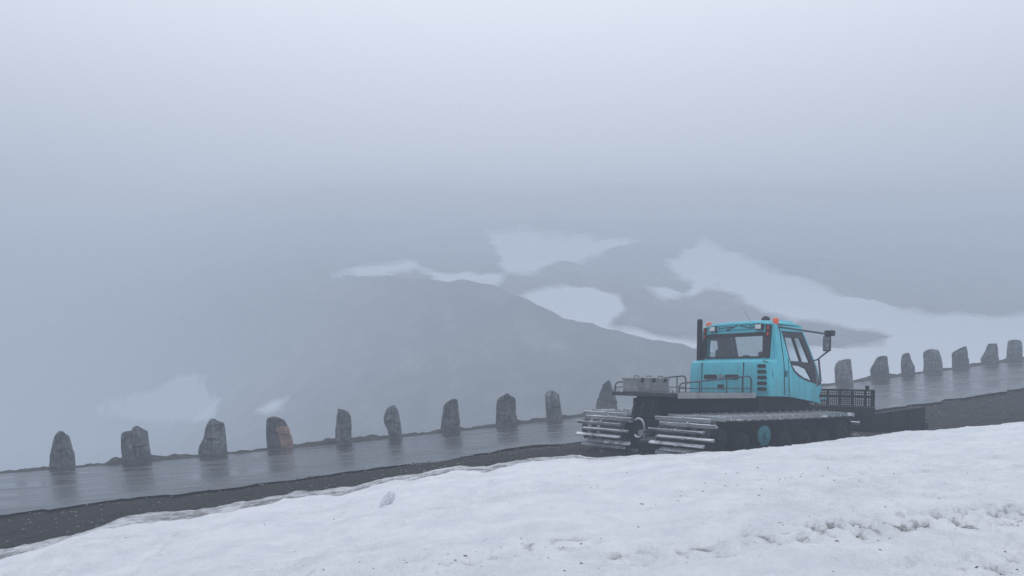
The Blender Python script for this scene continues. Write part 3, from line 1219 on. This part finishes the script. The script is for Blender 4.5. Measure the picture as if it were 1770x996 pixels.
# aluminium chest standing on the platform (a thing of its own)
chest = bpy.data.objects.new("storage_chest", None)
col.objects.link(chest)
cw = Matrix.Translation(cat.location) @ cat.rotation_euler.to_matrix().to_4x4() @ Matrix.Translation((.36, .44, 1.127))
chest.matrix_world = cw
tag(chest, "long grey ribbed aluminium chest lying on the rear platform between the handrails", "chest")
t = MB()
t.box(-.42, .42, -.19, .19, 0, .225, .01)
for k in range(8):
    z = .022 + k * .026
    t.box(-.415, .415, -.194, .194, z, z + .010)
    t.box(-.424, .424, -.185, .185, z, z + .010)
t.build("box", M['chest'], chest)
t = MB()
t.box(-.435, .435, -.203, .203, .226, .268, .012)
lid = t.build("lid", M['chest'], chest)
for x in (-.30, .0, .3):
    t = MB()
    t.box(x - .03, x + .03, -.215, -.2045, .18, .258, .003)
    t.box(x - .018, x + .018, -.226, -.2155, .19, .225, .002)
    t.build("latch", M['frame'], chest)
for x in (-.3, .02, .33):
    t = MB()
    t.tube([(x - .06, -.05, .269), (x - .05, -.05, .295), (x + .05, -.05, .295), (x + .06, -.05, .269)], .008, 6)
    t.build("handle", M['frame'], lid)


# ---- body
def wside(z):
    if z < 1.7:
        return .985 - .01 * (1.7 - z)
    return .985 - .125 * (z - 1.7) / .75


def xrear(z):
    return 2.40 + .06 * (z - 1.75) / .7


def side_map(sg):
    return lambda x, z, t: Vector((x, sg * (wside(z) - t), z))


# engine cover: swept box with rounded top and right/left corners
def plan(x0, x1, w0, w1, r, n=6):
    """outline seen from above, rounded at the rear"""
    pts = [(x1, -w1)]
    for k in range(n + 1):
        a = R(270 - 90 * k / n)
        pts.append((x0 + r + r * math.cos(a), -w0 + r + r * math.sin(a)))
    for k in range(n + 1):
        a = R(180 - 90 * k / n)
        pts.append((x0 + r + r * math.cos(a), w0 - r + r * math.sin(a)))
    pts.append((x1, w1))
    return pts


def loft(levels):
    rings = [[(x, y, z) for x, y in plan(*pl)] for z, pl in levels]
    n = len(rings[0])
    vs = [v for r_ in rings for v in r_]
    fs = []
    for i in range(len(rings) - 1):
        for k in range(n):
            fs.append((i * n + k, i * n + (k + 1) % n, (i + 1) * n + (k + 1) % n, (i + 1) * n + k))
    fs.append(tuple(range(n))[::-1])
    fs.append(tuple(range((len(rings) - 1) * n, len(rings) * n)))
    return vs, fs


e = MB()
e.add(*loft([(1.07, (2.17, 2.44, 1.0, .985, .09)), (1.30, (2.165, 2.44, 1.0, .985, .09)), (1.66, (2.175, 2.44, .99, .98, .09)),
             (1.72, (2.19, 2.44, .98, .975, .09)), (1.755, (2.23, 2.44, .955, .96, .09)), (1.765, (2.30, 2.44, .92, .93, .12))]))
eng = e.build("engine_cover", M['teal'], cat, smooth=32)
for y in (.64, -.38):
    s_ = MB()
    s_.box(2.158, 2.19, y - .006, y + .006, 1.12, 1.71)
    s_.build("panel_gap", M['seal'], eng)
s_ = MB()
s_.tube([(2.185 + .06 * max(0, (-y - .90) / .10) ** 1.5, y, z) for y, z in [(-.80, 1.74), (-.90, 1.715), (-.965, 1.64), (-.985, 1.5), (-.985, 1.1)]], .009, 6)
s_.build("panel_gap", M['seal'], eng)
for i in range(5):
    zc = 1.635 - .108 * i
    w0, w1 = -.70, -.94 - .012 * min(i, 2)
    v_ = MB()
    pts = rrect(w1 + .04, w0, zc - .036, zc + .036, .034, 4)
    v_.panel(pts, [], lambda y, z, t: Vector((2.160 + t + .0 * max(0, (-y - .90) / .10) ** 2, y, z)), .03)
    vo = v_.build("louvre", M['seal'], eng)
    v_ = MB()
    v_.panel(rrect(w1 + .02, w0 + .02, zc - .050, zc + .050, .048, 4), [pts], lambda y, z, t: Vector((2.150 + t + .0 * max(0, (-y - .90) / .10) ** 2, y, z)), .03)
    v_.build("rim", M['teal'], vo)
for (y0, y1) in ((.25, .58), (-.27, .06)):
    h_ = MB()
    h_.panel(rrect(y0, y1, 1.385, 1.475, .04, 4), [], lambda y, z, t: Vector((2.150 + t, y, z)), .03)
    h_.build("handle_recess", M['seal'], eng)
h_ = MB()
h_.disc_y(0, 0, 0.02, 0, [(0, .05), (1, .045)], n=16)
h_.v = [Vector((2.158 - v.y, .155 + v.x, 1.43 + v.z)) for v in h_.v]
h_.build("filler_cap", M['alu_dark'], eng)
h_ = MB()
h_.box(2.145, 2.18, .085, .225, 1.195, 1.28, .008)
h_.build("number_plate_lamp", M['seal'], eng)

# cab: side walls with door openings
SIDE = [(2.40, 1.07), (2.40, 1.5), (2.40, 1.75), (2.455, 2.44), (3.30, 2.44), (3.345, 2.33), (3.50, 1.99), (3.66, 1.64), (3.83, 1.285), (3.83, 1.20), (3.745, 1.06), (3.84, .93), (3.3, 1.0), (2.82, 1.06)]
HOLE = [(2.63, 2.315), (3.30, 2.325), (3.46, 1.98), (3.62, 1.63), (3.775, 1.302), (3.62, 1.315), (3.45, 1.345), (3.24, 1.39), (3.05, 1.455), (2.91, 1.54), (2.82, 1.64), (2.75, 1.84), (2.69, 2.08)]
cabn = MB()
for sg in (1, -1):
    cabn.panel(SIDE, [HOLE], side_map(sg), .05)
# rear wall with window
RW_ = [(-.86, 1.74), (.86, 1.74), (.855, 2.1), (.84, 2.42), (.78, 2.47), (-.78, 2.47), (-.84, 2.42), (-.855, 2.1)]
RWIN = rrect(-.655, .755, 1.815, 2.285, .06, 4)
cabn.panel(RW_, [RWIN], lambda y, z, t: Vector((xrear(z) + t, y, z)), .05)
# rounded rear corners
for sg in (1, -1):
    rings = []
    for z in (1.07, 1.5, 1.75, 2.1, 2.42):
        w = wside(z)
        xr = xrear(z) + .004
        rr_ = .13
        rings.append([Vector((xr + rr_ - rr_ * math.sin(a), sg * (w - rr_ + rr_ * math.cos(a) + .003), z)) for a in np.linspace(0, R(90), 7)])
    n = 7
    fs = [(i * n + k, i * n + k + 1, (i + 1) * n + k + 1, (i + 1) * n + k) for i in range(4) for k in range(n - 1)]
    cabn.add([v for r_ in rings for v in r_], fs)
# nose panel under the windscreen and belly lip
NP = [(3.838, 1.285), (3.838, 1.20), (3.752, 1.06), (3.848, .93)]
vs, fs = [], []
for (x, z) in NP:
    for y in np.linspace(-.985, .985, 9):
        vs.append((x + .10 * (1 - (y / .985) ** 2), y, z))
for i in range(3):
    for k in range(8):
        fs.append((i * 9 + k, i * 9 + k + 1, (i + 1) * 9 + k + 1, (i + 1) * 9 + k))
cabn.add(vs, fs)
cab = cabn.build("cab", M['teal'], cat, smooth=35)

# door seam and wheel arch seam on the visible side
s_ = MB()
s_.tube([(2.62, -.992 + .0, 1.09), (2.60, -.99, 1.4), (2.585, -.985, 1.7), (2.57, -.935, 2.05), (2.575, -.885, 2.35)], .007, 6)
s_.tube([(2.80, -.990, 1.07), (2.745, -.993, 1.25), (2.74, -.995, 1.4), (2.73, -.975, 1.78)], .006, 6)
s_.build("door_gap", M['seal'], cab)
s_ = MB()
s_.box(2.62, 2.66, -1.02, -.985, 1.44, 1.56, .006)
s_.build("door_hinge", M['teal_dirty'], cab)

# roof
rf = MB()
prof = [(2.42, 2.425), (2.405, 2.455), (2.43, 2.495), (2.6, 2.52), (2.95, 2.525), (3.2, 2.515), (3.33, 2.475), (3.37, 2.41), (3.33, 2.40)]
vs, fs = [], []
ys = list(np.linspace(-1, 1, 15))
for (x, z) in prof:
    for y in ys:
        ed = abs(y) ** 6
        vs.append((x + (.10 * ed if x < 2.5 else -.03 * ed), y * .865, z + .025 - (.055 * ed + .02 * y * y) * (1 if z > 2.44 else 0)))
n = len(ys)
for i in range(len(prof) - 1):
    for k in range(n - 1):
        fs.append((i * n + k, i * n + k + 1, (i + 1) * n + k + 1, (i + 1) * n + k))
fs.append(tuple(i * n for i in range(len(prof)))[::-1])
fs.append(tuple(i * n + n - 1 for i in range(len(prof))))
fs += [(k, (len(prof) - 1) * n + k, (len(prof) - 1) * n + k + 1, k + 1) for k in range(n - 1)]
rf.add(vs, fs)
roof = rf.build("roof", M['teal'], cab, smooth=40)
b_ = MB()
b_.box(2.98, 3.40, -.62, .62, 2.49, 2.56, .03)
b_.build("roof_pod", M['teal'], cab, smooth=60)
b_ = MB()
b_.box(2.425, 2.445, -.30, .52, 2.37, 2.455, .008)
b_.build("rear_visor", M['teal'], cab)

# rear window
def ringframe(outer, inner, mp, th):
    return MB().panel(outer, [inner], mp, th)


w_ = ringframe(rrect(-.672, .772, 1.798, 2.302, .07, 4), rrect(-.640, .740, 1.835, 2.225, .045, 4), lambda y, z, t: Vector((xrear(z) - .012 + t, y, z)), .03)
rw = w_.build("rear_window", M['seal'], cab)
g_ = MB().panel(rrect(-.645, .745, 1.83, 2.25, .045, 4), [], lambda y, z, t: Vector((xrear(z) + .008 + t, y, z)), .006)
g_.build("pane", M['glass'], rw)
# wipers above the rear window
for pts in ([(.42, 2.415), (.10, 2.42)], [(.22, 2.37), (-.08, 2.47)], [(-.12, 2.44), (-.34, 2.385), (-.56, 2.415)]):
    w_ = MB()
    w_.tube([(xrear(z) - .035, y, z) for y, z in pts], .010, 6)
    w_.disc_y(0, 0, .03, 0, [(0, .02), (1, .018)], n=10)
    k0 = len(w_.v) - 20
    for i in range(k0, len(w_.v)):
        v = w_.v[i]
        w_.v[i] = Vector((xrear(2.4) - .015 - v.y, pts[0][0] + v.x, pts[0][1] + v.z))
    w_.build("wiper", M['seal'], cab)
# work lights
for y in (.57, -.535):
    l_ = MB()
    z = 2.435 if y > 0 else 2.40
    z = 2.405
    l_.box(xrear(z) - .075, xrear(z) - .001, y - .085, y + .085, z - .062, z + .055, .008)
    lo = l_.build("work_light", M['seal'], cab)
    l_ = MB()
    l_.box(xrear(z) - .082, xrear(z) - .0755, y - .066, y + .066, z - .044, z + .040)
    l_.build("lens", M['lens'], lo)
# lamp columns
for sg in (1, -1):
    y = sg * .735 if sg < 0 else .795
    l_ = MB()
    wy = .062 if sg < 0 else .035
    l_.panel(rrect(y - wy, y + wy, 1.80, 2.44, .02, 3), [], lambda yy, z, t: Vector((xrear(z) - .03 + t, yy, z)), .03)
    lo = l_.build("lamp_column", M['seal'], cab)
    for zc in (2.375, 2.26):
        l_ = MB()
        l_.panel(rrect(y - .018, y + .018, zc - .032, zc + .032, .010, 3), [], lambda yy, z, t: Vector((xrear(z) - .042 + t, yy, z)), .0115)
        l_.build("tail_lamp", M['red'], lo)

# side windows (door)
UP1 = [(2.70, 2.195), (2.955, 2.195), (3.115, 1.745), (2.795, 1.745), (2.74, 1.95)]
UP2 = [(3.005, 2.195), (3.205, 2.195), (3.425, 1.725), (3.165, 1.735)]
LOW = [(2.835, 1.66), (3.08, 1.655), (3.30, 1.60), (3.52, 1.375), (3.42, 1.388), (3.25, 1.425), (3.06, 1.50), (2.94, 1.565)]
HI = [(x * 1.0, z) for x, z in HOLE]
for sg in (1, -1):
    dw = MB().panel(HI, [UP1, UP2, LOW], lambda x, z, t: Vector((x, sg * (wside(z) + .006 - t), z)), .04)
    dwo = dw.build("door_window", M['frame'], cab)
    for pn in (UP1, UP2, LOW):
        ctr = (sum(p_[0] for p_ in pn) / len(pn), sum(p_[1] for p_ in pn) / len(pn))
        big = [(ctr[0] + (x - ctr[0]) * 1.03, ctr[1] + (z - ctr[1]) * 1.03) for x, z in pn]
        MB().panel(big, [], lambda x, z, t: Vector((x, sg * (wside(z) - .012 - t), z)), .006).build("pane", M['glass'], dwo)
# windscreen
def ws(y, s, t):
    x = 3.345 + (3.83 - 3.345) * s + .05 * (1 - (y / .95) ** 2) - t
    z = 2.37 + (1.30 - 2.37) * s
    return Vector((x, y, z))


OUT = []
INN = []
for y in np.linspace(-.86, .86, 7):
    OUT.append((y, .0))
for s in (.3, .6, .85, 1):
    OUT.append((.86 + .11 * s, s))
for y in np.linspace(.8, -.8, 6):
    OUT.append((y, 1.0))
for s in (1, .85, .6, .3):
    OUT.append((-.86 - .11 * s, s))
INN = [(y * .915, .06 + s * .86) for y, s in OUT]
wso = MB().panel(OUT, [INN], ws, .03).build("windscreen", M['frame'], cab)
MB().panel([(y * 1.01, s) for y, s in INN], [], lambda y, s, t: ws(y, s, t + .012), .006).build("pane", M['glass'], wso)

# interior
s_ = MB()
s_.box(2.62, 3.1, .24, .66, 1.50, 1.66, .04)
s_.box(2.55, 2.66, .30, .64, 1.62, 2.00, .05)
s_.box(2.56, 2.65, .38, .56, 1.98, 2.24, .04)
s_.build("seat", M['seat'], cab, smooth=50)
s_ = MB()
s_.box(2.62, 3.05, -.58, -.14, 1.50, 1.64, .04)
s_.box(2.56, 2.68, -.56, -.40, 1.62, 1.93, .04)
s_.build("seat", M['seat'], cab, smooth=50)
s_ = MB()
s_.box(2.45, 3.7, -.9, .9, 1.12, 1.20)
s_.box(3.25, 3.70, -.80, .80, 1.2, 1.42, .04)
s_.box(3.15, 3.42, -.12, .16, 1.42, 1.72, .03)
s_.build("dashboard", M['seat'], cab)
s_ = MB()
s_.tube([(3.22, .37 + .19 * math.cos(a), 1.72 + .16 * math.sin(a)) for a in np.linspace(0, 2 * math.pi, 20, endpoint=False)], .016, 6, closed=True)
s_.tube([(3.22, .37, 1.72), (3.42, .37, 1.45)], .03, 8)
s_.build("steering_wheel", M['seal'], cab, smooth=50)
s_ = MB()
s_.box(3.34, 3.42, -.04, .06, 1.5, 2.36, .01)
s_.build("centre_pillar", M['frame'], cab)

# beacons, dome, antenna
for y in (-.80, .80):
    l_ = MB()
    l_.lathe_z(2.56, y, [(2.37, .065), (2.45, .066), (2.455, .06)], 18)
    lo = l_.build("beacon", M['teal'] if y > 0 else M['black'], cab, smooth=40)
    l_ = MB()
    l_.lathe_z(2.56, y, [(2.4555, .060), (2.53, .056), (2.555, .045), (2.565, .02)], 18)
    l_.build("lens", M['orange'], lo, smooth=40)
    l_ = MB()
    l_.lathe_z(2.56, y, [(2.425, .069), (2.455, .068)], 18)
    l_.build("collar", M['red'], lo, smooth=40)
l_ = MB()
l_.lathe_z(2.72, -.46, [(2.50, .085), (2.56, .085), (2.60, .07), (2.625, .035), (2.63, .01)], 18)
l_.build("antenna_dome", M['seal'], cab, smooth=40)
l_ = MB()
l_.tube([(2.65, -.18, 2.50), (2.62, -.12, 2.63), (2.57, -.03, 2.80)], [.004, .003, .002], 5)
l_.build("whip_antenna", M['seal'], cab)

# exhaust stack
x_ = MB()
x_.box(2.28, 2.35, .79, .885, 1.76, 2.60, .012)
xo = x_.build("exhaust_stack", M['black'], cat)
x_ = MB()
x_.box(2.29, 2.34, .80, .875, 2.601, 2.615)
x_.build("outlet", M['seal'], xo)

# mirror arm with mirror and lamp on the right side
a_ = MB()
a_.tube([(2.52, -.90, 2.385), (2.9, -1.0, 2.355), (3.66, -1.22, 2.285), (3.70, -1.23, 2.2), (3.70, -1.22, 1.97), (3.66, -1.14, 1.90), (3.60, -1.06, 1.81), (3.66, -1.045, 1.6), (3.735, -1.03, 1.37), (3.72, -1.02, 1.31), (3.66, -1.0, 1.28)], .019, 8)
a_.tube([(3.60, -1.06, 1.80), (3.44, -.94, 1.73)], .017, 6)
arm = a_.build("mirror_arm", M['rail'], cab, smooth=50)
a_ = MB()
a_.box(3.585, 3.645, -1.30, -1.145, 1.95, 2.245, .02)
mo = a_.build("mirror", M['frame'], arm)
a_ = MB()
a_.box(3.578, 3.5845, -1.285, -1.16, 1.975, 2.22)
a_.build("mirror_glass", M['alu_dark'], mo)
a_ = MB()
a_.box(3.62, 3.76, -1.31, -1.15, 2.25, 2.36, .02)
lo = a_.build("head_lamp", M['seal'], arm)
a_ = MB()
a_.box(3.7605, 3.768, -1.295, -1.165, 2.265, 2.345)
a_.build("lens", M['lens'], lo)
a_ = MB()
a_.panel([(3.50, 1.72), (3.60, 1.78), (3.72, 1.35), (3.66, 1.27), (3.60, 1.30)], [], lambda x, z, t: Vector((x + .02, -1.015 - t, z)), .004)
a_.build("wind_deflector", M['glass'], cab)

# ---- blade
bl = MB()
pr = [(4.62, .36), (4.56, .37), (4.52, .55), (4.55, .72), (4.60, .86), (4.64, .86), (4.60, .70), (4.57, .55), (4.60, .42)]
vs = [(x, y, z) for y in (-1.66, 1.66) for x, z in pr]
n = len(pr)
fs = [(k, (k + 1) % n, n + (k + 1) % n, n + k) for k in range(n)] + [tuple(range(n))[::-1], tuple(range(n, 2 * n))]
bl.add(vs, fs)
for y in (-1.4, -.9, -.3, .3, .9, 1.4):
    bl.box(4.44, 4.56, y - .03, y + .03, .42, .80)
bl.box(4.46, 4.55, -1.6, 1.6, .44, .52)
blade = bl.build("blade", M['black'], cat, smooth=40)
gr = MB()
y0, y1 = -1.655, 1.655
for z0, z1 in ((.865, .885), (1.035, 1.095), (1.175, 1.212)):
    gr.box(4.585, 4.625, y0, y1, z0, z1)
gr.box(4.59, 4.62, y0, y0 + .075, .885, 1.035)
gr.box(4.59, 4.62, y0, y0 + .075, 1.095, 1.175)
pitch = .272
k = 0
y = y0 + .165
posts = []
while y < y1 - .05:
    posts.append(y)
    y += pitch
for y in posts:
    gr.box(4.588, 4.622, y, y + .055, .885, 1.035)
    gr.box(4.588, 4.622, y, y + .055, 1.095, 1.175)
for a, b2 in zip([y0 + .02] + [p_ + .055 for p_ in posts], posts + [y1]):
    m_ = max(1, round((b2 - a) / .043))
    for q in range(1, m_):
        yy = a + (b2 - a) * q / m_
        gr.box(4.598, 4.612, yy - .008, yy + .008, .885, 1.035)
        gr.box(4.598, 4.612, yy - .008, yy + .008, 1.095, 1.175)
for z in (.923, .96, .998, 1.135):
    gr.box(4.5985, 4.6115, y0, y1, z - .007, z + .007)
gr.box(4.58, 4.63, -1.53, -1.47, 1.213, 1.29)
gr.build("blade_grille", M['black'], blade)
for sg in (1, -1):
    w_ = MB()
    a0, a1 = Vector((4.58, sg * 1.672)), Vector((5.90, sg * 2.02))
    th = Vector((-.03, sg * .04)).normalized() * .05
    A0 = [(a0, .36), (a0, .73), (a1, .87), (a1, .37)]
    vs = [(p_.x, p_.y, z) for p_, z in A0] + [(p_.x - th.x, p_.y - th.y, z) for p_, z in A0]
    w_.add(vs, [(0, 1, 2, 3), (7, 6, 5, 4), (0, 4, 5, 1), (1, 5, 6, 2), (2, 6, 7, 3), (3, 7, 4, 0)])
    q0, q1 = a1 + Vector((.0, sg * .003)), a1 + Vector((.03, sg * .01))
    w_.box(5.80, 5.94, sg * 2.03, sg * 2.06, .345, .55)
    for t in (.3, .65):
        c_ = a0.lerp(a1, t)
        w_.box(c_.x - .02, c_.x + .02, c_.y + sg * .0, c_.y + sg * .05, .40, .74 + .1 * t)
    w_.build("blade_wing", M['black'], blade)
p_ = MB()
for sg in (1, -1):
    p_.tube([(3.6, sg * .55, .62), (4.2, sg * .6, .55), (4.5, sg * .62, .55)], .07, 8)
    p_.tube([(3.85, sg * .25, .95), (4.48, sg * .3, .75)], .04, 8)
p_.build("push_arm", M['black'], cat, smooth=50)
p_ = MB()
p_.tube([(3.95, -.62, .95), (4.42, -.72, 1.0)], .035, 8)
p_.build("lift_cylinder", M['teal_dirty'], cat, smooth=50)
# front ends: mudguard over each track
# ------------------------------------------------------------------ fog bank
def glowing_fog_layer(name, sig, colr, z0, z1, y0=-500, y1=1500):
    m = bpy.data.materials.new(name)
    m.use_nodes = True
    nt = m.node_tree
    for n_ in list(nt.nodes):
        nt.nodes.remove(n_)
    out = nt.nodes.new("ShaderNodeOutputMaterial")
    ab = nt.nodes.new("ShaderNodeVolumeAbsorption")
    ab.inputs["Color"].default_value = (0, 0, 0, 1)
    ab.inputs["Density"].default_value = sig
    em = nt.nodes.new("ShaderNodeEmission")
    em.inputs["Color"].default_value = (*colr, 1)
    em.inputs["Strength"].default_value = sig
    ad = nt.nodes.new("ShaderNodeAddShader")
    nt.links.new(ab.outputs[0], ad.inputs[0])
    nt.links.new(em.outputs[0], ad.inputs[1])
    nt.links.new(ad.outputs[0], out.inputs["Volume"])
    MB().box(-1200, 1200, y0, y1, z0, z1).build(name, m, kind="stuff")


# the fog glows by emission, standing in for scattered daylight, brighter layer by layer
glowing_fog_layer("fog", .0106, (.380, .450, .572), -120, 34)
glowing_fog_layer("fog", .0106, (.53, .59, .70), 34.01, 64)
glowing_fog_layer("fog", .0106, (.93, .955, 1.05), 64.01, 104)
glowing_fog_layer("low_cloud", .0106, (3.42, 3.46, 3.64), 104.01, 210)  # strongest glow on top, also lights the snow below

# ------------------------------------------------------------------ light
w = bpy.data.worlds.new("World")
scene.world = w
w.use_nodes = True
nt = w.node_tree
bg = nt.nodes["Background"]
sky = nt.nodes.new("ShaderNodeTexSky")
sky.sky_type = 'NISHITA'
sky.sun_disc = False
SUN_EL, SUN_ROT = R(48), R(-40)
sky.sun_elevation = SUN_EL
sky.sun_rotation = SUN_ROT
sky.dust_density = 6
hs = nt.nodes.new("ShaderNodeHueSaturation")
hs.inputs["Saturation"].default_value = .35
nt.links.new(sky.outputs[0], hs.inputs["Color"])
# overcast: cloud layer brighter overhead than at the horizon
tc = nt.nodes.new("ShaderNodeTexCoord")
sx = nt.nodes.new("ShaderNodeSeparateXYZ")
nt.links.new(tc.outputs["Generated"], sx.inputs[0])
rp = nt.nodes.new("ShaderNodeValToRGB")
for e_, (p0, c0) in zip(rp.color_ramp.elements, ((.0, (4.6, 5.2, 6.2, 1)), (.55, (10.2, 10.6, 11.6, 1)))):
    e_.position, e_.color = p0, c0
nt.links.new(sx.outputs["Z"], rp.inputs[0])
mx = nt.nodes.new("ShaderNodeMix")
mx.data_type = 'RGBA'
mx.inputs[0].default_value = .8
nt.links.new(hs.outputs[0], mx.inputs[6])
nt.links.new(rp.outputs[0], mx.inputs[7])
nt.links.new(mx.outputs[2], bg.inputs["Color"])
bg.inputs["Strength"].default_value = .10

sl = bpy.data.lights.new("sun", 'SUN')
sl.energy = 1.5
sl.angle = R(25)
sl.color = (1, .97, .93)
so_ = bpy.data.objects.new("sun", sl)
col.objects.link(so_)
sd = Vector((math.sin(SUN_ROT) * math.cos(SUN_EL), math.cos(SUN_ROT) * math.cos(SUN_EL), math.sin(SUN_EL)))
so_.rotation_euler = (-sd).to_track_quat('-Z', 'Y').to_euler()

# ------------------------------------------------------------------ render settings
scene.render.engine = 'CYCLES'
scene.view_settings.view_transform = 'Standard'
scene.view_settings.look = 'None'
scene.view_settings.exposure = 0
scene.cycles.max_bounces = 8
scene.cycles.transparent_max_bounces = 12
scene.cycles.use_denoising = True
scene.render.dither_intensity = 2.0
